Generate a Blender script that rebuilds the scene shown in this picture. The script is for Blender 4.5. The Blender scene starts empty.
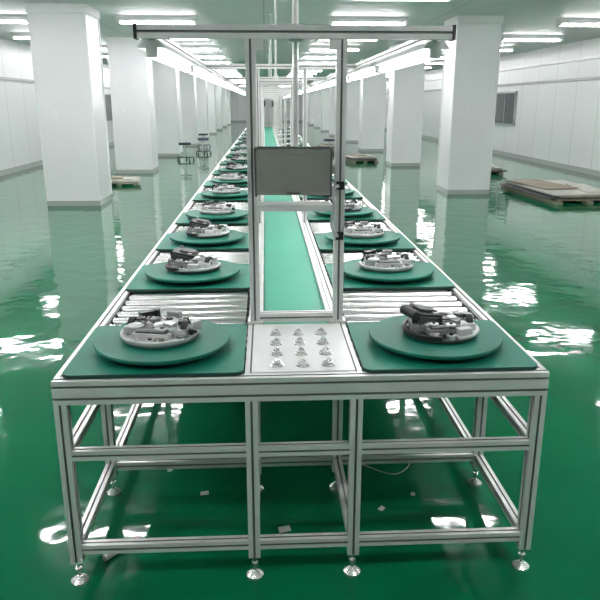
import bpy, math, random
from mathutils import Vector, Matrix
random.seed(4)
S = bpy.context.scene
COL = S.collection

# ------------------------------------------------------------ materials
def mat(name, col, rough=0.5, metal=0.0, emis=None, es=0.0, spec=None, coat=0.0):
    m = bpy.data.materials.new(name); m.use_nodes = True
    b = m.node_tree.nodes['Principled BSDF']
    b.inputs['Base Color'].default_value = (*col, 1)
    b.inputs['Roughness'].default_value = rough
    b.inputs['Metallic'].default_value = metal
    if coat: b.inputs['Coat Weight'].default_value = coat
    if spec is not None: b.inputs['Specular IOR Level'].default_value = spec
    if emis:
        b.inputs['Emission Color'].default_value = (*emis, 1)
        b.inputs['Emission Strength'].default_value = es
    return m

def noise_var(m, scale=8, amount=0.15):
    nt = m.node_tree; N = nt.nodes; L = nt.links
    b = N['Principled BSDF']
    tc = N.new('ShaderNodeTexCoord')
    n = N.new('ShaderNodeTexNoise'); n.inputs['Scale'].default_value = scale
    n.inputs['Detail'].default_value = 4
    L.new(tc.outputs['Object'], n.inputs['Vector'])
    c = list(b.inputs['Base Color'].default_value)
    r = N.new('ShaderNodeValToRGB')
    r.color_ramp.elements[0].position = .3; r.color_ramp.elements[1].position = .7
    r.color_ramp.elements[0].color = [x*(1-amount) for x in c[:3]]+[1]
    r.color_ramp.elements[1].color = [min(1, x*(1+amount)) for x in c[:3]]+[1]
    L.new(n.outputs['Fac'], r.inputs[0]); L.new(r.outputs[0], b.inputs['Base Color'])
    return m

def panel_mat(name, c1, c2, bw, rh, axes, rough=.5, mortar=.012, spec=.5):
    m = mat(name, c1, rough, spec=spec); nt = m.node_tree; N = nt.nodes; L = nt.links
    tc = N.new('ShaderNodeTexCoord'); sp = N.new('ShaderNodeSeparateXYZ'); cb = N.new('ShaderNodeCombineXYZ')
    L.new(tc.outputs['Object'], sp.inputs[0])
    L.new(sp.outputs[axes[0]], cb.inputs[0]); L.new(sp.outputs[axes[1]], cb.inputs[1])
    br = N.new('ShaderNodeTexBrick'); br.offset = 0
    br.inputs['Scale'].default_value = 1
    br.inputs['Brick Width'].default_value = bw; br.inputs['Row Height'].default_value = rh
    br.inputs['Mortar Size'].default_value = mortar
    br.inputs['Color1'].default_value = (*c1, 1); br.inputs['Color2'].default_value = (*[x*.95 for x in c1], 1)
    br.inputs['Mortar'].default_value = (*c2, 1)
    L.new(cb.outputs[0], br.inputs['Vector'])
    L.new(br.outputs['Color'], N['Principled BSDF'].inputs['Base Color'])
    return m

ALU = noise_var(mat('aluminium', (.76,.76,.745), .36, .3), 12, .05)
SLOT = mat('profile_slot', (.20,.21,.205), .5, .2)
STEEL = mat('roller_steel', (.86,.86,.85), .26, .9)
BLACK = noise_var(mat('black_plastic', (.012,.013,.013), .4), 20, .3)
RUB = mat('rubber', (.02,.02,.02), .7)
DISC = noise_var(mat('turntable_green', (.004,.135,.088), .5, spec=.2), 5, .12)
PALL = noise_var(mat('pallet_green', (.004,.155,.10), .5, spec=.2), 5, .1)
EDGE = mat('pallet_edge', (.003,.045,.032), .6)
BELT = noise_var(mat('belt_green', (.045,.33,.22), .45, spec=.25), 3, .08)
WHITE = noise_var(mat('white_sheet', (.80,.81,.80), .35), 6, .05)
GREYP = noise_var(mat('grey_plastic', (.24,.245,.24), .42), 18, .2)
LGREY = noise_var(mat('light_plastic', (.56,.565,.56), .4), 14, .15)
DGREY = noise_var(mat('dark_plastic', (.055,.058,.058), .45), 18, .2)
SILV = noise_var(mat('silver_cast', (.66,.66,.66), .28, .65), 30, .2)
PCB = mat('circuit_board', (.03,.045,.04), .4)
MONI = noise_var(mat('monitor_shell', (.24,.25,.22), .5), 9, .06)
MONB = mat('monitor_bezel', (.08,.085,.08), .5)
LAMP = mat('tube_light', (1,1,1), .5, emis=(1,.96,.99), es=52)
LAMPG = mat('gantry_tube_light', (1,1,1), .5, emis=(1,.97,.985), es=20)
HOUS = mat('lamp_housing', (.8,.8,.8), .4)
WALL = panel_mat('wall_panel', (.70,.715,.72), (.45,.47,.46), 1.2, 20, (1,2), .35)
WALLE = panel_mat('end_wall_panel', (.70,.715,.72), (.45,.47,.46), 1.2, 20, (0,2), .4)
CEIL = panel_mat('ceiling_panel', (.68,.69,.69), (.42,.44,.43), 3.0, 1.2, (0,1), .5)
COLM = noise_var(mat('column_paint', (.76,.765,.775), .3), 1.2, .03)
TRIM = mat('trim_grey', (.36,.37,.365), .45)
GLASS = mat('window_glass', (.07,.09,.09), .08)
WOOD = noise_var(mat('board', (.22,.19,.14), .7), 4, .25)
CARD = noise_var(mat('board_top', (.42,.42,.38), .5), 4, .15)
CABLE = mat('cable_white', (.5,.5,.48), .5)
BLUE = mat('chair_fabric', (.02,.03,.05), .8)

# floor : glossy poured epoxy, faint undulation
FLOOR = mat('epoxy_floor', (.002,.17,.065), .05, spec=.33)
nt = FLOOR.node_tree; N = nt.nodes; L = nt.links; b = N['Principled BSDF']
tc = N.new('ShaderNodeTexCoord')
n = N.new('ShaderNodeTexNoise'); n.inputs['Scale'].default_value = .8; n.inputs['Detail'].default_value = 5
L.new(tc.outputs['Object'], n.inputs['Vector'])
r = N.new('ShaderNodeValToRGB')
r.color_ramp.elements[0].position = .3; r.color_ramp.elements[1].position = .7
r.color_ramp.elements[0].color = (.002,.105,.042,1); r.color_ramp.elements[1].color = (.003,.155,.062,1)
L.new(n.outputs['Fac'], r.inputs[0]); L.new(r.outputs[0], b.inputs['Base Color'])
n2 = N.new('ShaderNodeTexNoise'); n2.inputs['Scale'].default_value = 3.4; n2.inputs['Detail'].default_value = 2
L.new(tc.outputs['Object'], n2.inputs['Vector'])
bp = N.new('ShaderNodeBump'); bp.inputs['Strength'].default_value = .17; bp.inputs['Distance'].default_value = .03
L.new(n2.outputs['Fac'], bp.inputs['Height']); L.new(bp.outputs[0], b.inputs['Normal'])

# ------------------------------------------------------------ mesh builder
class MB:
    def __init__(s): s.v=[]; s.f=[]; s.m=[]; s.sm=[]; s.mats=[]; s.M=Matrix.Identity(4)
    def mi(s, m):
        if m not in s.mats: s.mats.append(m)
        return s.mats.index(m)
    def add(s, vs, fs, m, smooth=False):
        o=len(s.v); s.v += [tuple(s.M @ Vector(p)) for p in vs]
        ms = m if isinstance(m, list) else [m]*len(fs)
        sm = smooth if isinstance(smooth, list) else [smooth]*len(fs)
        for f,mm,q in zip(fs,ms,sm):
            s.f.append([o+i for i in f]); s.m.append(s.mi(mm)); s.sm.append(q)
    def box(s, c, d, m, rz=0, ry=0, rx=0):
        R = Matrix.Rotation(rz,3,'Z')@Matrix.Rotation(ry,3,'Y')@Matrix.Rotation(rx,3,'X')
        vs=[Vector(c)+R@Vector((x*d[0]/2,y*d[1]/2,z*d[2]/2)) for z in(-1,1) for x,y in((-1,-1),(1,-1),(1,1),(-1,1))]
        s.add(vs,[(0,3,2,1),(4,5,6,7),(0,1,5,4),(1,2,6,5),(2,3,7,6),(3,0,4,7)],m)
    def b2(s, x0,x1,y0,y1,z0,z1,m): s.box(((x0+x1)/2,(y0+y1)/2,(z0+z1)/2),(x1-x0,y1-y0,z1-z0),m)
    def ext(s, pts, p0, p1, m, U=None, smooth=False, cap=None, sidemats=None):
        p0=Vector(p0); p1=Vector(p1); D=(p1-p0).normalized()
        if U is None: U = Vector((0,0,1)) if abs(D.z)<.9 else Vector((1,0,0))
        W = U.cross(D).normalized(); U = D.cross(W).normalized()
        n=len(pts)
        vs=[p0+W*a+U*b_ for a,b_ in pts]+[p1+W*a+U*b_ for a,b_ in pts]
        fs=[(i,(i+1)%n,n+(i+1)%n,n+i) for i in range(n)]
        ms=sidemats or [m]*n
        fs=fs+[tuple(range(n-1,-1,-1)),tuple(range(n,2*n))]; ms=list(ms)+[cap or m]*2
        s.add(vs,fs,ms,[smooth]*n+[False]*2)
    def cyl(s, p0, p1, r, m, seg=16, cap=None):
        s.ext([(r*math.cos(2*math.pi*i/seg),r*math.sin(2*math.pi*i/seg)) for i in range(seg)],p0,p1,m,smooth=True,cap=cap)
    def prof(s, p0, p1, w=.04, h=None):
        h=h or w; a=w/2; c=h/2; g=w*.095; d=w*.16
        P=[(-a,-c),(-g,-c),(-g,-c+d),(g,-c+d),(g,-c),(a,-c),(a,-g),(a-d,-g),(a-d,g),(a,g),
           (a,c),(g,c),(g,c-d),(-g,c-d),(-g,c),(-a,c),(-a,g),(-a+d,g),(-a+d,-g),(-a,-g)]
        sm=[ALU,SLOT,SLOT,SLOT,ALU]*4
        s.ext(P,p0,p1,ALU,sidemats=sm)
    def lathe(s, prof, c, m, seg=32, a0=0, a1=2*math.pi):
        full = abs(a1-a0-2*math.pi)<1e-5
        k = seg if full else seg+1; n=len(prof)
        vs=[(c[0]+r_*math.cos(a0+(a1-a0)*i/seg), c[1]+r_*math.sin(a0+(a1-a0)*i/seg), c[2]+z_) for i in range(k) for r_,z_ in prof]
        fs=[]
        for i in range(seg):
            j=(i+1)%k
            for q in range(n-1): fs.append((i*n+q,j*n+q,j*n+q+1,i*n+q+1))
        s.add(vs,fs,m,False)
        if not full: s.add([vs[q] for q in range(n)]+[vs[(k-1)*n+q] for q in range(n)],[tuple(range(n)),tuple(range(2*n-1,n-1,-1))],m)
    def tube(s, pts, r, m, seg=8):
        pts=[Vector(p) for p in pts]; vs=[]; fs=[]
        for i,p in enumerate(pts):
            t=(pts[min(i+1,len(pts)-1)]-pts[max(i-1,0)]).normalized()
            u=t.cross(Vector((.13,.21,.97))).normalized(); w=t.cross(u)
            for k in range(seg):
                a=2*math.pi*k/seg; vs.append(p+u*r*math.cos(a)+w*r*math.sin(a))
        for i in range(len(pts)-1):
            for k in range(seg): fs.append((i*seg+k,i*seg+(k+1)%seg,(i+1)*seg+(k+1)%seg,(i+1)*seg+k))
        fs += [tuple(range(seg-1,-1,-1)), tuple((len(pts)-1)*seg+k for k in range(seg))]
        s.add(vs,fs,m,True)
    def mesh(s, name):
        me=bpy.data.meshes.new(name); me.from_pydata(s.v,[],s.f)
        for m_ in s.mats: me.materials.append(m_)
        me.polygons.foreach_set('material_index',s.m); me.polygons.foreach_set('use_smooth',s.sm)
        import bmesh
        bm=bmesh.new(); bm.from_mesh(me); bmesh.ops.recalc_face_normals(bm,faces=bm.faces)
        for e in bm.edges:
            if len(e.link_faces)==2 and e.calc_face_angle(0)>math.radians(50): e.smooth=False
        bm.to_mesh(me); bm.free()
        me.update(); return me
    def obj(s, name, parent=None, bevel=0):
        return place(s.mesh(name), name, parent=parent, bevel=bevel)
def place(me, name, loc=(0,0,0), rz=0, parent=None, bevel=0):
    o=bpy.data.objects.new(name,me); COL.objects.link(o); o.location=loc; o.rotation_euler[2]=rz
    if parent: o.parent=parent
    if bevel:
        bv=o.modifiers.new('bevel','BEVEL'); bv.width=bevel; bv.segments=2; bv.limit_method='ANGLE'; bv.angle_limit=math.radians(50)
    return o
def empty(name, loc=(0,0,0)):
    o=bpy.data.objects.new(name,None); COL.objects.link(o); o.location=loc; return o
def smooth_path(ctrl, n=8):
    P=[Vector(c) for c in ctrl]; P=[P[0]]+P+[P[-1]]; out=[]
    for i in range(1,len(P)-2):
        for k in range(n):
            t=k/n; a,b_,c,d=P[i-1:i+3]
            out.append(.5*((2*b_)+(c-a)*t+(2*a-5*b_+4*c-d)*t*t+(3*b_-a-3*c+d)*t**3))
    out.append(P[-2]); return out

# ------------------------------------------------------------ room
X0,X1,Y0,Y1,H = -6.0,7.5,-4.0,62.0,3.0
def room(name, a, m):
    q=MB(); q.b2(*a,m); return q.obj(name)
room('floor',(X0-.2,X1+.2,Y0-.2,Y1+.2,-.2,0),FLOOR)
room('ceiling',(X0-.2,X1+.2,Y0-.2,Y1+.2,H,H+.2),CEIL)
room('wall_left',(X0-.2,X0,Y0,Y1,0,H),WALL)
room('wall_right',(X1,X1+.2,Y0,Y1,0,H),WALL)
room('wall_back',(X0,X1,Y1,Y1+.2,0,H),WALLE)
room('wall_front',(X0,X1,Y0-.2,Y0,0,H),WALLE)
room('baseboard_left',(X0,X0+.02,Y0,Y1,0,.12),TRIM)
room('baseboard_right',(X1-.02,X1,Y0,Y1,0,.12),TRIM)
room('baseboard_back',(X0+.02,X1-.02,Y1-.02,Y1,0,.12),TRIM)
room('trim_1',(X1-.05,X1,Y0,Y1,2.1,2.16),TRIM)
room('trim_2',(X0,X0+.05,Y0,Y1,2.1,2.16),TRIM)
room('trim_3',(X1-.06,X1,Y0,Y1,2.55,2.62),HOUS)
def window(name, x, y, w, z0, z1, side):
    q=MB(); s=-1 if side>0 else 1
    xa=x+s*.012
    q.box((xa,y,(z0+z1)/2),(.024,w,z1-z0),GLASS)
    for yy in (y-w/2,y+w/2,y): q.box((x+s*.025,yy,(z0+z1)/2),(.05,.05,z1-z0+.05),TRIM)
    for zz in (z0,z1): q.box((x+s*.025,y,zz),(.05,w+.05,.05),TRIM)
    q.obj(name)
k=1
for yy in (21.7,28.5,35,42,49): window('window_%d'%k,X1,yy,1.8,.95,1.9,1); k+=1
for yy in (20,27,34,41,48): window('window_%d'%k,X0,yy,1.8,.95,1.9,-1); k+=1
def door(name, c, w):
    q=MB()
    def bx(off,z,ww,hh,t,m): q.box((c[0]+off,c[1]-t/2,z),(ww,t,hh),m)
    bx(0,1.05,w,2.1,.03,HOUS); bx(-w/2,1.075,.06,2.15,.05,TRIM); bx(w/2,1.075,.06,2.15,.05,TRIM); bx(0,2.13,w+.06,.06,.05,TRIM)
    bx(0,1.05,.02,2.06,.04,TRIM); bx(-w/4,1.55,w*.22,.5,.036,GLASS); bx(w/4,1.55,w*.22,.5,.036,GLASS); bx(.08,1.05,.03,.2,.07,STEEL)
    q.obj(name)
door('door_1',(.3,Y1-.022,0),2.0)

# structural columns
def column_mesh(w, d):
    q=MB(); q.box((0,0,H/2),(w,d,H),COLM)
    q.box((0,0,.04),(w+.02,d+.02,.08),TRIM)
    for sx in (-1,1):
        for sy in (-1,1): q.box((sx*w/2,sy*d/2,1.53),(.03,.03,2.9),HOUS)
    q.box((0,0,H-.06),(w+.06,d+.06,.12),COLM)
    q.box((-w*.18,-d/2-.012,1.45),(.07,.02,.11),HOUS)
    return q.mesh('structural_column')
cl=column_mesh(.82,.85); cr=column_mesh(.74,.8)
for i in range(9):
    place(cl,'structural_column',(-3.08,11.5+5.3*i,0))
    place(cr,'structural_column',(3.65,12.6+5.7*i,0))

# ceiling lamps
q=MB()
q.box((0,0,-.02),(1.34,.24,.04),HOUS)
q.ext([(-.12,0),(.12,0),(.07,-.05),(-.07,-.05)],(-.67,0,-.04),(.67,0,-.04),HOUS)
for yy in (-.045,.045): q.cyl((-.62,yy,-.105),(.62,yy,-.105),.017,LAMP,10)
for xx in (-.645,.645): q.box((xx,0,-.1),(.05,.15,.04),HOUS)
q.box((0,0,-.088),(1.2,.13,.006),LAMP)
cm=q.mesh('ceiling_lamp')
for yy in [x*3+.5 for x in range(0,20)]:
    for xx in (-4.6,-1.8,1.8,5.8):
        place(cm,'ceiling_lamp',(xx,yy,H))

# ------------------------------------------------------------ conveyor line
CX=.113; YF=2.0; YE=26.0
XO=(CX-.7925+.02, CX-.17+.0, CX+.17, CX+.7925-.02)
root=empty('assembly_conveyor_line',(CX,YF,0))
def child(q,name,bevel=0):
    o=q.obj(name,bevel=bevel); o.parent=root; o.matrix_parent_inverse=Matrix.Translation((-CX,-YF,0)); return o
q=MB()
xl,xr=XO[0]-.02,XO[3]+.02
for x in XO:
    for z in (.73,.69): q.prof((x,YF+.04,z),(x,YE,z),.04)
q.prof((xl,YF+.02,.73),(xr,YF+.02,.73),.04); q.prof((xl,YF+.02,.69),(xr,YF+.02,.69),.04)
legY=[YF+.02,2.57]+[4.1+1.6*i for i in range(14)]
for j,y in enumerate(legY):
    for x in XO:
        q.prof((x,y,.085),(x,y,.67),.04)
    for z in ((.488,.135) if j<1 else (.135,)):
        for a,b_ in zip(XO[:-1],XO[1:]): q.prof((a+.02,y,z),(b_-.02,y,z),.034)
    if j: q.prof((xl+.04,y,.65),(xr-.04,y,.65),.036)
for x in (XO[0],XO[3]):
    for a,b_ in zip(legY[:-1],legY[1:]):
        q.prof((x,a+.02,.135),(x,b_-.02,.135),.034)
        if a<2.1: q.prof((x,a+.02,.488),(x,b_-.02,.488),.034)
for x in XO[1:3]: q.prof((x,legY[0]+.02,.135),(x,legY[1]-.02,.135),.034)
for x in (CX-.14,CX+.14): q.b2(x-.008,x+.008,2.62,YE,.70,.745,ALU)
child(q,'frame')
q=MB()
for y in legY:
    for x in XO:
        q.cyl((x,y,.02),(x,y,.088),.006,STEEL,8)
        q.cyl((x,y,.045),(x,y,.056),.013,STEEL,6)
        q.lathe([(0,0),(.03,0),(.03,.008),(.02,.016),(.008,.024),(0,.024)],(x,y,0),STEEL,16)
child(q,'levelling_feet')
q=MB()
y=YF+.075
while y<YE:
    for a,b_ in ((XO[0]+.022,XO[1]-.022),(XO[2]+.022,XO[3]-.022)):
        q.cyl((a+.012,y,.725),(b_-.012,y,.725),.018,STEEL,20)
        q.cyl((a,y,.725),(b_,y,.725),.007,DGREY,8)
    y+=.085
child(q,'rollers')
q=MB()
for a,b_ in ((XO[0]+.021,XO[1]-.021),(XO[2]+.021,XO[3]-.021)):
    q.b2(a,b_,2.62,YE,.672,.676,BLACK)  # added black sheet, stands in for shade in the gaps between rollers
child(q,'roller_gap_shade')
q=MB(); q.b2(CX-.13,CX+.13,2.62,YE,.722,.728,BELT)
q.cyl((CX-.13,2.62,.702),(CX+.13,2.62,.702),.026,BELT,16); q.b2(CX-.13,CX+.13,2.62,YE,.676,.682,BELT)
child(q,'belt')
q=MB(); q.b2(CX-.168,CX+.168,YF+.045,2.535,.742,.7525,WHITE)
for ix in (-1,0,1):
    for iy in range(4):
        c=(CX+ix*.085,YF+.10+iy*.105,.7525)
        q.lathe([(0,0),(.024,0),(.024,.003),(.017,.005),(.017,.012),(.011,.014)],c,SILV,18)
        q.lathe([(.011,.0125),(.0165,.0122)],c,DGREY,18)
        q.lathe([(.0001,.024),(.006,.0225),(.0095,.018),(.011,.013)],c,STEEL,14)
        for a in (0.8,2.4,4,5.5): q.cyl((c[0]+.021*math.cos(a),c[1]+.021*math.sin(a),.7525),(c[0]+.021*math.cos(a),c[1]+.021*math.sin(a),.757),.003,DGREY,6)
child(q,'ball_transfer_plate')

# turntable pallets
def rrect(w,h,r,n=5):
    P=[]
    for cx,cy,a in ((w/2-r,h/2-r,0),(-w/2+r,h/2-r,90),(-w/2+r,-h/2+r,180),(w/2-r,-h/2+r,270)):
        for i in range(n+1):
            t=math.radians(a+90*i/n); P.append((cx+r*math.cos(t),cy+r*math.sin(t)))
    return P
q=MB()
q.ext(rrect(.575,.50,.03),(0,0,0),(0,0,.012),PALL,U=Vector((0,1,0)),sidemats=[EDGE]*24)
q.lathe([(0,.012),(.15,.012),(.15,.02),(.13,.026),(.13,.032),(0,.032)],(0,0,0),DGREY,32)
q.lathe([(0,.032),(.229,.032),(.233,.035)],(0,0,0),EDGE,64)
q.lathe([(.233,.035),(.234,.042),(.231,.046),(0,.046)],(0,0,0),DISC,64)
pm=q.mesh('turntable_pallet')

# robot vacuum chassis (opened machines, bare mechanics)
def chassis(v):
    q=MB(); R=math.radians; rnd=random.Random(11+v)
    if v==0:
        q.lathe([(0,0),(.122,0),(.130,.004),(.132,.010),(0,.010)],(0,0,0),GREYP,40)
        q.lathe([(.06,.010),(.132,.010),(.136,.016),(.136,.024),(.129,.026),(.122,.018),(.06,.018)],(0,0,0),LGREY,26,R(165),R(330))
        q.lathe([(.09,.010),(.132,.010),(.132,.018),(.09,.022)],(0,0,0),SILV,14,R(-25),R(60))
        q.lathe([(.1,.010),(.13,.010),(.131,.034),(.125,.036),(.1,.02)],(0,0,0),BLACK,14,R(80),R(150))
        A,Bm=LGREY,SILV
    else:
        q.lathe([(0,0),(.122,0),(.130,.004),(.132,.012),(0,.014)],(0,0,0),DGREY,40)
        q.lathe([(.08,.012),(.132,.012),(.136,.018),(.134,.026),(.126,.026),(.12,.018),(.08,.018)],(0,0,0),BLACK,26,R(100),R(260))
        q.lathe([(.07,.012),(.132,.012),(.137,.018),(.135,.024),(.12,.022),(.07,.022)],(0,0,0),LGREY,20,R(285),R(400))
        A,Bm=GREYP,LGREY
    for s in (-1,1):
        q.box((s*.086,-.005,.030),(.05,.09,.030),A if s<0 else Bm,rz=.08*s)
        q.box((s*.078,.02,.05),(.03,.03,.02),DGREY,rz=.3)
        q.cyl((s*.098-.010,-.005,.036),(s*.098+.010,-.005,.036),.031,RUB,24)
        q.cyl((s*.098-.012,-.005,.036),(s*.098+.012,-.005,.036),.020,SILV,20)
        q.cyl((s*.098-.014,-.005,.036),(s*.098+.014,-.005,.036),.007,BLACK,10)
        q.cyl((s*.06-.02,-.035,.036),(s*.06+.018,-.035,.036),.014,SILV,16)
    q.lathe([(0,.012),(.038,.012),(.040,.03),(.036,.046),(.03,.052),(.018,.054),(.016,.046),(0,.046)],(.018,.045,0),A,28)
    q.lathe([(0,.046),(.013,.046),(.012,.058),(0,.058)],(.018,.045,0),BLACK,16)
    q.box((.062,.068,.034),(.055,.028,.03),Bm,rz=.5); q.box((.075,.06,.053),(.02,.02,.012),BLACK,rz=.4)
    q.box((-.035,.058,.03),(.07,.055,.003),PCB,rz=.1)
    for i in range(4): q.box((-.058+i*.016,.05+.012*(i%2),.037),(.011,.011,.013),(BLACK,GREYP,DGREY)[i%3])
    q.cyl((-.02,.078,.03),(-.02,.078,.047),.006,SILV,10); q.cyl((-.036,.08,.03),(-.036,.08,.044),.006,BLACK,10)
    q.box((.0,-.072,.026),(.13,.034,.026),A,rz=.04); q.box((.0,-.072,.040),(.11,.022,.006),DGREY,rz=.04)
    q.cyl((-.05,-.072,.041),(.05,-.068,.041),.009,GREYP,12)
    q.cyl((.01,-.112,.010),(.01,-.112,.028),.015,SILV,16); q.cyl((.01,-.112,.028),(.01,-.112,.034),.008,BLACK,12)
    for a in range(0,360,40):
        t=R(a+8); q.cyl((.113*math.cos(t),.113*math.sin(t),.010),(.113*math.cos(t),.113*math.sin(t),.026),.005,SILV,8)
    for i in range(34):
        a=rnd.uniform(0,6.28); rr=.115*math.sqrt(rnd.random()); x,y=rr*math.cos(a),rr*math.sin(a)
        hh=rnd.uniform(.026,.05)*(1.1 if rr<.08 else .8); m=rnd.choice([SILV,SILV,LGREY,GREYP,GREYP,BLACK,DGREY])
        if rnd.random()<.4: q.cyl((x,y,.01),(x,y,hh),rnd.uniform(.006,.013),m,14)
        else: q.box((x,y,hh/2+.006),(rnd.uniform(.014,.04),rnd.uniform(.012,.028),hh),m,rz=rnd.uniform(0,3))
    for i in range(3):
        a=rnd.uniform(0,6.28); x,y=.07*math.cos(a),.07*math.sin(a)
        q.cyl((x,y,.048),(x,y,.053),.017,SILV,20); q.cyl((x,y,.053),(x,y,.058),.006,DGREY,10)
    q.tube(smooth_path([(-.02,.05,.03),(-.045,.02,.062),(-.02,-.02,.06),(.03,-.03,.055),(.05,.0,.05)]),.0028,BLACK,6)
    q.tube(smooth_path([(-.06,.06,.03),(-.09,.06,.055),(-.08,.03,.06),(-.06,.0,.05)]),.002,BLACK,6)
    q.tube(smooth_path([(.02,.02,.055),(.0,.0,.07),(-.04,-.01,.06),(-.06,-.05,.05)]),.0022,GREYP,6)
    if v==0:
        q.box((-.012,.0,.038),(.06,.05,.04),LGREY,rz=.2); q.cyl((-.012,.0,.058),(-.012,.0,.068),.018,GREYP,18)
        q.box((-.08,.072,.045),(.05,.03,.045),BLACK,rz=.75); q.cyl((-.05,.095,.03),(-.05,.095,.07),.013,BLACK,14)
        q.box((.045,-.02,.052),(.042,.032,.018),SILV,rz=-.3); q.cyl((.0,-.035,.05),(.035,-.04,.055),.012,SILV,12)
        q.box((.10,.055,.03),(.03,.06,.032),LGREY,rz=-.5); q.box((.02,.09,.05),(.05,.02,.035),GREYP,rz=-.2)
        q.lathe([(.0,.0),(.03,.0),(.03,.006),(.022,.009),(.0,.009)],(-.07,-.04,.046),LGREY,20)
    else:
        q.M=Matrix.Translation((-.062,.03,.06))@Matrix.Rotation(.35,4,'Z')@Matrix.Rotation(.20,4,'Y')
        q.ext(rrect(.115,.12,.02),(0,0,-.012),(0,0,.014),BLACK,U=Vector((0,1,0)))
        q.ext(rrect(.075,.07,.012),(.01,.005,.014),(.01,.005,.024),DGREY,U=Vector((0,1,0)))
        q.cyl((-.05,-.045,.0),(-.05,.045,.0),.016,BLACK,14); q.box((.0,-.062,-.02),(.09,.012,.05),DGREY)
        q.box((.03,-.03,.016),(.02,.03,.006),SILV); q.cyl((-.03,.03,.02),(-.03,.03,.032),.009,GREYP,12)
        q.M=Matrix.Identity(4)
        q.box((.035,-.01,.036),(.06,.06,.034),GREYP,rz=-.2); q.cyl((.035,-.01,.053),(.035,-.01,.062),.017,SILV,18)
        q.box((.09,.035,.04),(.05,.05,.04),LGREY,rz=.3); q.box((.06,-.09,.03),(.05,.03,.03),LGREY,rz=.3)
    return q.mesh('robot_vacuum_chassis')
cms=[chassis(0),chassis(1)]
YL=[2.27,3.30,4.2,5.1,6.3,7.4,8.6,10.0,11.4,13,14.8,16.8,19,21.5]
YR=[2.27,3.28,4.15,5.2,6.4,7.6,9.0,10.5,12,13.8,15.6,17.8,20,22.5]
for lane,ys in ((-1,YL),(1,YR)):
    for i,y in enumerate(ys):
        x=CX+lane*.481
        place(pm,'turntable_pallet',(x,y,.7505))
        rz=random.uniform(-.6,.6)
        v=0 if lane<0 else 1
        if i==0: rz=-.25 if lane<0 else .0
        if i>0 and random.random()<.4: v=1-v
        o=place(cms[v],'robot_vacuum_chassis',(x+(.0 if i else (-.01 if lane<0 else .02)),y+.01,.797),rz,bevel=.001)

# ------------------------------------------------------------ light gantry
ZG=1.825
g=empty('light_gantry',(CX,2.57,.75))
def gch(q,name,bevel=0):
    o=q.obj(name,bevel=bevel); o.parent=g; o.matrix_parent_inverse=Matrix.Translation((-CX,-2.57,-.75)); return o
q=MB()
PX=(CX-.163,CX+.163); RX=(CX-.525,CX+.525)
q.prof((RX[0]-.03,2.57,ZG),(RX[1]+.03,2.57,ZG),.045)
for x in PX:
    q.prof((x,2.57,.752),(x,2.57,ZG-.023),.038)
    q.box((x,2.57,.757),(.06,.06,.008),ALU); q.box((x+(.03 if x<CX else -.03),2.57,ZG-.04),(.03,.03,.035),ALU)
q.prof((PX[0]+.018,2.575,.772),(PX[1]-.018,2.575,.772),.036)
q.prof((PX[0]+.018,2.575,1.205),(PX[1]-.018,2.575,1.205),.022)
for x in (RX[0]-.035,RX[1]+.035): q.box((x,2.57,ZG),(.012,.05,.05),BLACK)
for x in RX:
    q.prof((x,2.595,ZG-.0),(x,24,ZG-.0),.035)
fy=[4.9,7.3,9.7,12.1,14.5,16.9,19.3,21.7]
for y in fy:
    q.prof((RX[0]+.018,y,ZG-.0),(RX[1]-.018,y,ZG-.0),.032)
    q.prof((PX[0]+.018,y,ZG-.10),(PX[1]-.018,y,ZG-.10),.025)
    for x in PX: q.prof((x,y,.752),(x,y,ZG-.016),.03)
for y in [2.62]+fy[1::2]:
    q.cyl((CX,y,ZG-.42 if y<3 else ZG),(CX,y,H-.005),.011,ALU,12)
    q.cyl((CX,y,H-.02),(CX,y,H-.001),.04,ALU,16)
    q.box((CX,y-.005,ZG),(.05,.07,.06),ALU)
gch(q,'frame')
q=MB(); q2=MB()
for x in RX:
    y=2.66
    while y<23:
        q2.ext([(-.05,-.026),(.05,-.026),(.03,.0),(-.03,.0)],(x,y,ZG-.02),(x,y+1.2,ZG-.02),HOUS)
        q.cyl((x,y+.03,ZG-.066),(x,y+1.17,ZG-.066),.016,LAMPG,10)
        q2.box((x,y+.015,ZG-.059),(.04,.03,.04),HOUS); q2.box((x,y+1.185,ZG-.059),(.04,.03,.04),HOUS)
        y+=1.32
gch(q2,'lamp_housings'); gch(q,'tube_lamps')

# monitor
q=MB(); q.M=Matrix.Translation((CX-.012,2.525,1.345))@Matrix.Rotation(math.radians(-4),4,'Z')@Matrix.Rotation(math.radians(6),4,'X')
q.ext(rrect(.268,.165,.008),(0,-.0,0),(0,-.03,0),MONI,U=Vector((0,0,1)),sidemats=[MONB]*24)
q.ext(rrect(.278,.175,.01),(0,.016,0),(0,0,0),MONB,U=Vector((0,0,1)))
q.box((0,-.032,.0),(.236,.004,.128),MONI); q.box((0,-.032,-.074),(.05,.003,.006),MONB)
for sx in (-.137,.137): q.box((sx,-.01,.0),(.008,.04,.178),MONB)
q.box((0,.03,0),(.1,.03,.1),DGREY)
q.M=Matrix.Identity(4)
q.box((CX,2.585,1.345),(.286,.012,.03),ALU); q.cyl((CX,2.592,1.30),(CX,2.592,1.39),.014,ALU,14)
q.obj('monitor',bevel=.001)
q=MB(); q.box((CX-.01,2.495,1.222),(.27,.11,.006),WHITE,rx=.12); q.box((CX-.01,2.437,1.222),(.27,.006,.022),ALU); q.box((CX+.122,2.495,1.225),(.006,.11,.02),ALU)
q.obj('document_tray')
q=MB(); q.tube(smooth_path([(PX[1]-.008,2.535,1.29),(PX[1]-.03,2.52,1.275),(PX[1]-.025,2.5,1.22),(PX[1]-.035,2.5,1.15),(PX[1]-.01,2.535,1.10)]),.007,LGREY,10)
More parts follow.
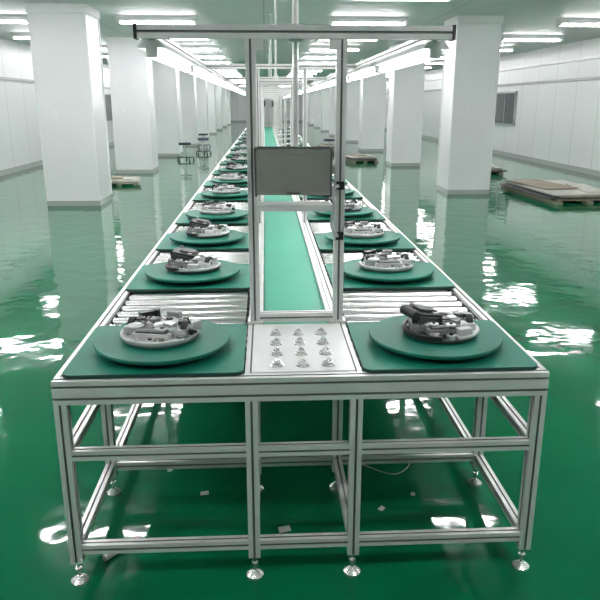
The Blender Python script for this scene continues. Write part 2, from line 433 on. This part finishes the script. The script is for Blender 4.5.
q.box((PX[1],2.543,1.29),(.03,.014,.03),BLACK); q.box((PX[1],2.543,1.10),(.03,.014,.03),BLACK)
q.obj('flexible_hose')

# ------------------------------------------------------------ clutter on floor
def stack(name, x,y,w,l,n,rz):
    q=MB()
    for i in range(3): q.box((-w/2+w*(.1+.4*i),0,.025),(.1,l,.05),WOOD)
    for i in range(n):
        q.box((random.uniform(-.06,.06),random.uniform(-.06,.06),.062+.026*i),(w*random.uniform(.85,.98),l*random.uniform(.85,.98),.024),CARD if i==n-1 else (DGREY if i%2 else WOOD),rz=random.uniform(-.05,.05))
    z=.062+.026*n
    q.box((-w*.15,l*.1,z),(w*.5,l*.6,.024),WOOD,rz=.12); q.box((w*.25,-l*.15,z),(w*.25,l*.5,.02),CARD,rz=-.2)
    place(q.mesh(name),name,(x,y,0),rz)
stack('board_stack',5.2,12.0,1.3,2.4,4,.05)
stack('board_stack',5.0,16.4,1.1,1.6,4,-.05)
stack('board_stack',2.7,19.5,.8,1.0,4,.1)
stack('board_stack',2.3,24.0,.8,1.0,6,.1)
stack('board_stack',-3.0,14.2,.8,.8,2,.2)
def stool(x,y):
    q=MB(); q.lathe([(0,.44),(.17,.44),(.18,.46),(.17,.50),(0,.51)],(0,0,0),BLUE,24); q.cyl((0,0,.1),(0,0,.44),.025,STEEL,12)
    for i in range(5):
        a=2*math.pi*i/5; q.box((.12*math.cos(a),.12*math.sin(a),.09),(.26,.04,.03),DGREY,rz=a); q.cyl((.24*math.cos(a)-.015,.24*math.sin(a),.03),(.24*math.cos(a)+.015,.24*math.sin(a),.03),.03,RUB,12)
    q.lathe([(.13,.2),(.14,.2),(.14,.215),(.13,.215),(.13,.2)],(0,0,0),STEEL,20)
    place(q.mesh('work_stool'),'work_stool',(x,y,0),.3)
for p in ((-2.3,20.0),(-2.0,22.5),(-2.3,26),(2.0,21.8)): stool(*p)
c=[(.42,2.75,.003),(.55,2.66,.003),(.64,2.76,.003),(.58,2.88,.003)]
q=MB(); q.tube(smooth_path(c),.0025,CABLE,8); q.obj('power_cable')
q=MB(); q.cyl((-.60,2.12,.014),(-.52,2.22,.014),.012,CABLE,12); q.cyl((-.525,2.215,.014),(-.49,2.225,.014),.014,CABLE,12); q.obj('plastic_pipe_offcut')
for x,y,rz,sc in ((.05,2.28,.3,.8),(.45,2.4,.9,.5),(-.28,2.55,.2,.6),(.6,2.5,1.4,.4),(-.45,2.75,2,.5),(.18,2.8,1,.4),(-.1,2.9,.5,.5)):
    q=MB(); q.add([(-.028,-.02,.001),(.03,-.024,.002),(.034,.016,.008),(-.022,.026,.001),(0,.0,.009)],[(0,1,4),(1,2,4),(2,3,4),(3,0,4),(3,2,1,0)],CABLE)
    place(q.mesh('paper_scrap'),'paper_scrap',(x,y,0),rz).scale=(sc,sc,sc)

# ------------------------------------------------------------ camera, world
cam=bpy.data.cameras.new('camera'); co=bpy.data.objects.new('camera',cam); COL.objects.link(co)
cam.sensor_width=36; cam.lens=680*36/600; cam.clip_end=200
co.location=(0,0,1.585); co.rotation_euler=(math.radians(90-16.15),0,math.radians(-2.83))
S.camera=co
w=bpy.data.worlds.new('world'); S.world=w; w.use_nodes=True
w.node_tree.nodes['Background'].inputs[0].default_value=(.8,.9,.9,1); w.node_tree.nodes['Background'].inputs[1].default_value=.3
S.view_settings.view_transform='Standard'
